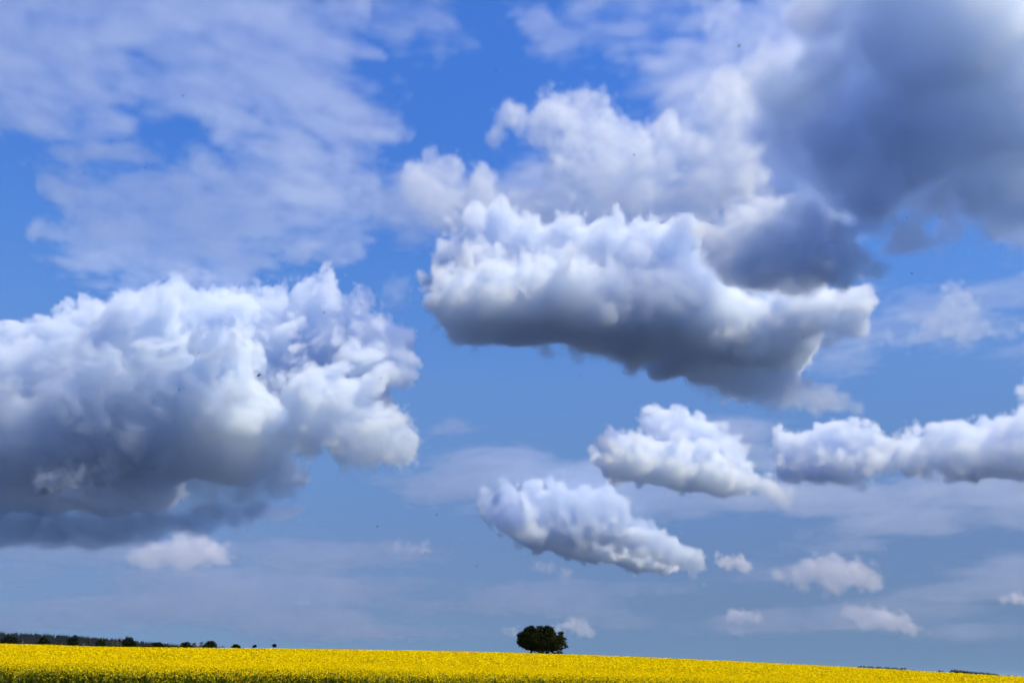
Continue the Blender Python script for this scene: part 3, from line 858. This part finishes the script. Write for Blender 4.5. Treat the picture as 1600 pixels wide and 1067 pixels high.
SHEET = dict(kids=(), fibre=(.5, 1.0, 1.6), billow=.2, gain=.6, eddy=.5, edge=1.2, rough=.5, thick=1.0, group=VEIL)
cloud('flat grey-blue veil of cloud stretching low over the left horizon trees', bands(-60, 560, 850, 985, 60, 150, 26), dist=12000, vox=3.6, tau=5.5, flat=.16, **SHEET)
cloud('faint pinkish haze bands low over the middle of the horizon', bands(560, 1100, 910, 1000, 60, 130, 14), dist=15000, vox=3.6, tau=4, flat=.14, **SHEET)
cloud('faint streaky veil low over the right end of the field', bands(1150, 1660, 840, 990, 60, 130, 14), dist=14000, vox=3.6, tau=5, flat=.14, **SHEET)
cloud('thin lilac veil of cloud spread between the slanting cumulus and the white heap', bands(660, 1300, 670, 800, 50, 110, 24), dist=9500, vox=3.6, tau=9, flat=.22, **SHEET)
cloud('thin lilac veil spread behind the right-hand low cumuli', bands(1250, 1660, 690, 830, 50, 110, 16), dist=10000, vox=3.6, tau=8, flat=.22, **SHEET)
cloud('thin grey sheet drifting below the dark rain cloud at the right', bands(1290, 1660, 440, 580, 40, 90, 16), dist=6500, vox=3.6, tau=4, flat=.25, **SHEET)
cloud('grey-blue haze sheet filling the gap between the fleecy and the dark cloud', bands(1050, 1350, 60, 330, 60, 110, 14), dist=7300, vox=5, tau=9, flat=.7, **SHEET)
cloud('soft grey cloud mass joining the fleecy cumulus to the broad one below', bands(650, 1330, 270, 370, 45, 90, 24), dist=7300, vox=4, tau=8, flat=.5, **SHEET)
cloud('soft dark tail of cloud trailing off below the right end of the broad cumulus', [
    (1100, 585, 40), (1150, 596, 44), (1200, 606, 44), (1245, 614, 38), (1285, 622, 30), (1320, 632, 22), (1345, 640, 14)],
    dist=3900, vox=3.5, tau=9, edge=1.1, rough=.5, flat=.7, thick=1.6, kids=(), billow=.3, gain=.6, eddy=1.0, group=VEIL)
cloud('ragged dark blue scud under the base of the huge left cumulus', [
    (-60, 808, 80), (20, 815, 85), (90, 822, 80), (160, 822, 85), (230, 818, 80), (300, 812, 70), (370, 805, 60), (430, 796, 50), (60, 842, 50), (130, 844, 55), (-10, 842, 60), (200, 840, 50)],
    dist=6000, vox=4, tau=11, edge=1.3, rough=.5, flat=.24, thick=1.3, kids=(), billow=.2, gain=.55, eddy=.7, group=VEIL)

# ------------------------------------------------------------------ haze over the land
if True:
    m_haze, n_, l_ = material('haze')
    n_.remove(n_['Principled BSDF'])
    hv = n_.new('ShaderNodeVolumePrincipled')
    hv.inputs['Color'].default_value = (.38, .62, 1.0, 1)
    hv.inputs['Density'].default_value = 0.8e-5
    l_.new(hv.outputs[0], n_['Material Output'].inputs['Volume'])
    x0, x1, y0, y1, z0, z1 = -61000, 61000, -61000, 61000, -30.0, 215.0
    hb = mesh_obj('haze', [(x, y, z) for z in (z0, z1) for x, y in ((x0, y0), (x1, y0), (x1, y1), (x0, y1))],
                  [(0, 3, 2, 1), (4, 5, 6, 7), (0, 1, 5, 4), (1, 2, 6, 5), (2, 3, 7, 6), (3, 0, 4, 7)], [m_haze])
    tag(hb, 'thin blue haze lying over the land', kind='stuff')

# ------------------------------------------------------------------ insects in the air over the field
m_ins, n_, l_ = material('insect_shell')
l_.new(noise_color(n_, l_, 300, [(.3, (.006, .006, .007)), (.7, (.016, .014, .012))]), n_['Principled BSDF'].inputs['Base Color'])
n_['Principled BSDF'].inputs['Roughness'].default_value = .6
m_wing, n_, l_ = material('insect_wing')
n_['Principled BSDF'].inputs['Base Color'].default_value = (.05, .05, .05, 1)
n_['Principled BSDF'].inputs['Alpha'].default_value = .35


def insect_parts():
    vs, fs = [], []

    def ell(cx, rx, r, k=8, m=6):
        o = len(vs)
        for i in range(m + 1):
            a = math.pi * i / m
            for j in range(k):
                t = 2 * math.pi * j / k
                vs.append((cx + rx * math.cos(a), r * math.sin(a) * math.cos(t), r * math.sin(a) * math.sin(t)))
        for i in range(m):
            for j in range(k):
                fs.append((o + i * k + j, o + i * k + (j + 1) % k, o + (i + 1) * k + (j + 1) % k, o + (i + 1) * k + j))
    ell(-.30, .42, .20); ell(.16, .20, .18); ell(.42, .12, .12)              # abdomen, thorax, head
    for s in (-1, 1):
        for x in (.05, .16, .27):                                            # six legs
            v, f = tube([(x, s * .12, -.12), (x - .03, s * .28, -.22), (x - .12, s * .30, -.38)], [.018, .014, .008], 4)
            o = len(vs); vs.extend([tuple(p) for p in v]); fs.extend([tuple(i + o for i in q) for q in f])
    body = bpy.data.meshes.new('body'); body.from_pydata(vs, [], fs); body.materials.append(m_ins)
    wings = []
    for s in (-1, 1):
        w = bpy.data.meshes.new('wing')
        ring = [(.18, 0), (.22, .35), (.10, .62), (-.10, .66), (-.22, .45), (-.12, .15)]
        top_ = [(x, s * (y + .08), .14 + .35 * y) for x, y in ring]
        bot_ = [(x, s * (y + .08), .125 + .35 * y) for x, y in ring]
        n = len(ring)
        w.from_pydata(top_ + bot_, [], [tuple(range(n)), tuple(range(2 * n - 1, n - 1, -1))] + [(i, (i + 1) % n, n + (i + 1) % n, n + i) for i in range(n)])
        w.materials.append(m_wing)
        wings.append(w)
    return body, wings


ins_body, ins_wings = insect_parts()
BUGS = [(405, 586, 6.0, 25, 'black insect, largest speck in the air, before the left cumulus'), (1155, 72, 5.0, 45, 'black insect in flight before the pale cloud at the top, right of centre')]
DOTS = [(775, 110), (286, 150), (133, 270), (227, 262), (197, 219), (722, 374), (1073, 35), (970, 30), (1181, 6), (1468, 338), (1417, 340), (1425, 427), (1255, 405), (1220, 451), (1255, 528), (1196, 310),
        (1124, 313), (1113, 348), (1035, 405), (907, 585), (565, 476), (507, 488), (323, 523), (310, 551), (280, 608), (251, 547), (595, 590), (232, 673), (745, 884), (590, 822), (504, 822), (682, 804),
        (1385, 683), (991, 242), (843, 245), (622, 150), (1168, 636), (665, 863), (753, 791), (1115, 555)]
rg = random.Random(12)
PLACE = lambda x, y: ('in the top third of the sky, left half' if y < 356 and x < 800 else 'in the top third of the sky, right half' if y < 356 else
                      'in the middle of the sky, left half' if y < 712 and x < 800 else 'in the middle of the sky, right half' if y < 712 else 'low in the sky under the great clouds')
for i, (px, py, size, roll, lab) in enumerate(BUGS + [(x, y, rg.uniform(2.0, 3.0), rg.uniform(0, 180), None) for x, y in DOTS]):
    d_ = rg.uniform(3.2, 4.2) if lab else rg.uniform(3.5, 6.0)
    v = ray(px, py)
    root = empty('flying_insect', v * d_ + np.array([0, 0, EYE]))
    root.empty_display_size = .01
    s = size / F * d_ * .95
    root.scale = (s, s, s)
    root.rotation_euler = (PITCH + rg.uniform(-.4, .4), -math.radians(roll), rg.uniform(-.5, .5))
    for name, me in [('body', ins_body)] + [('wing', w) for w in ins_wings]:
        o = bpy.data.objects.new(name, me); C.objects.link(o); o.parent = root
    tag(root, lab or 'tiny black flying insect ' + PLACE(px, py), 'insect', 'insects flying over the field' if lab else 'insects ' + PLACE(px, py))
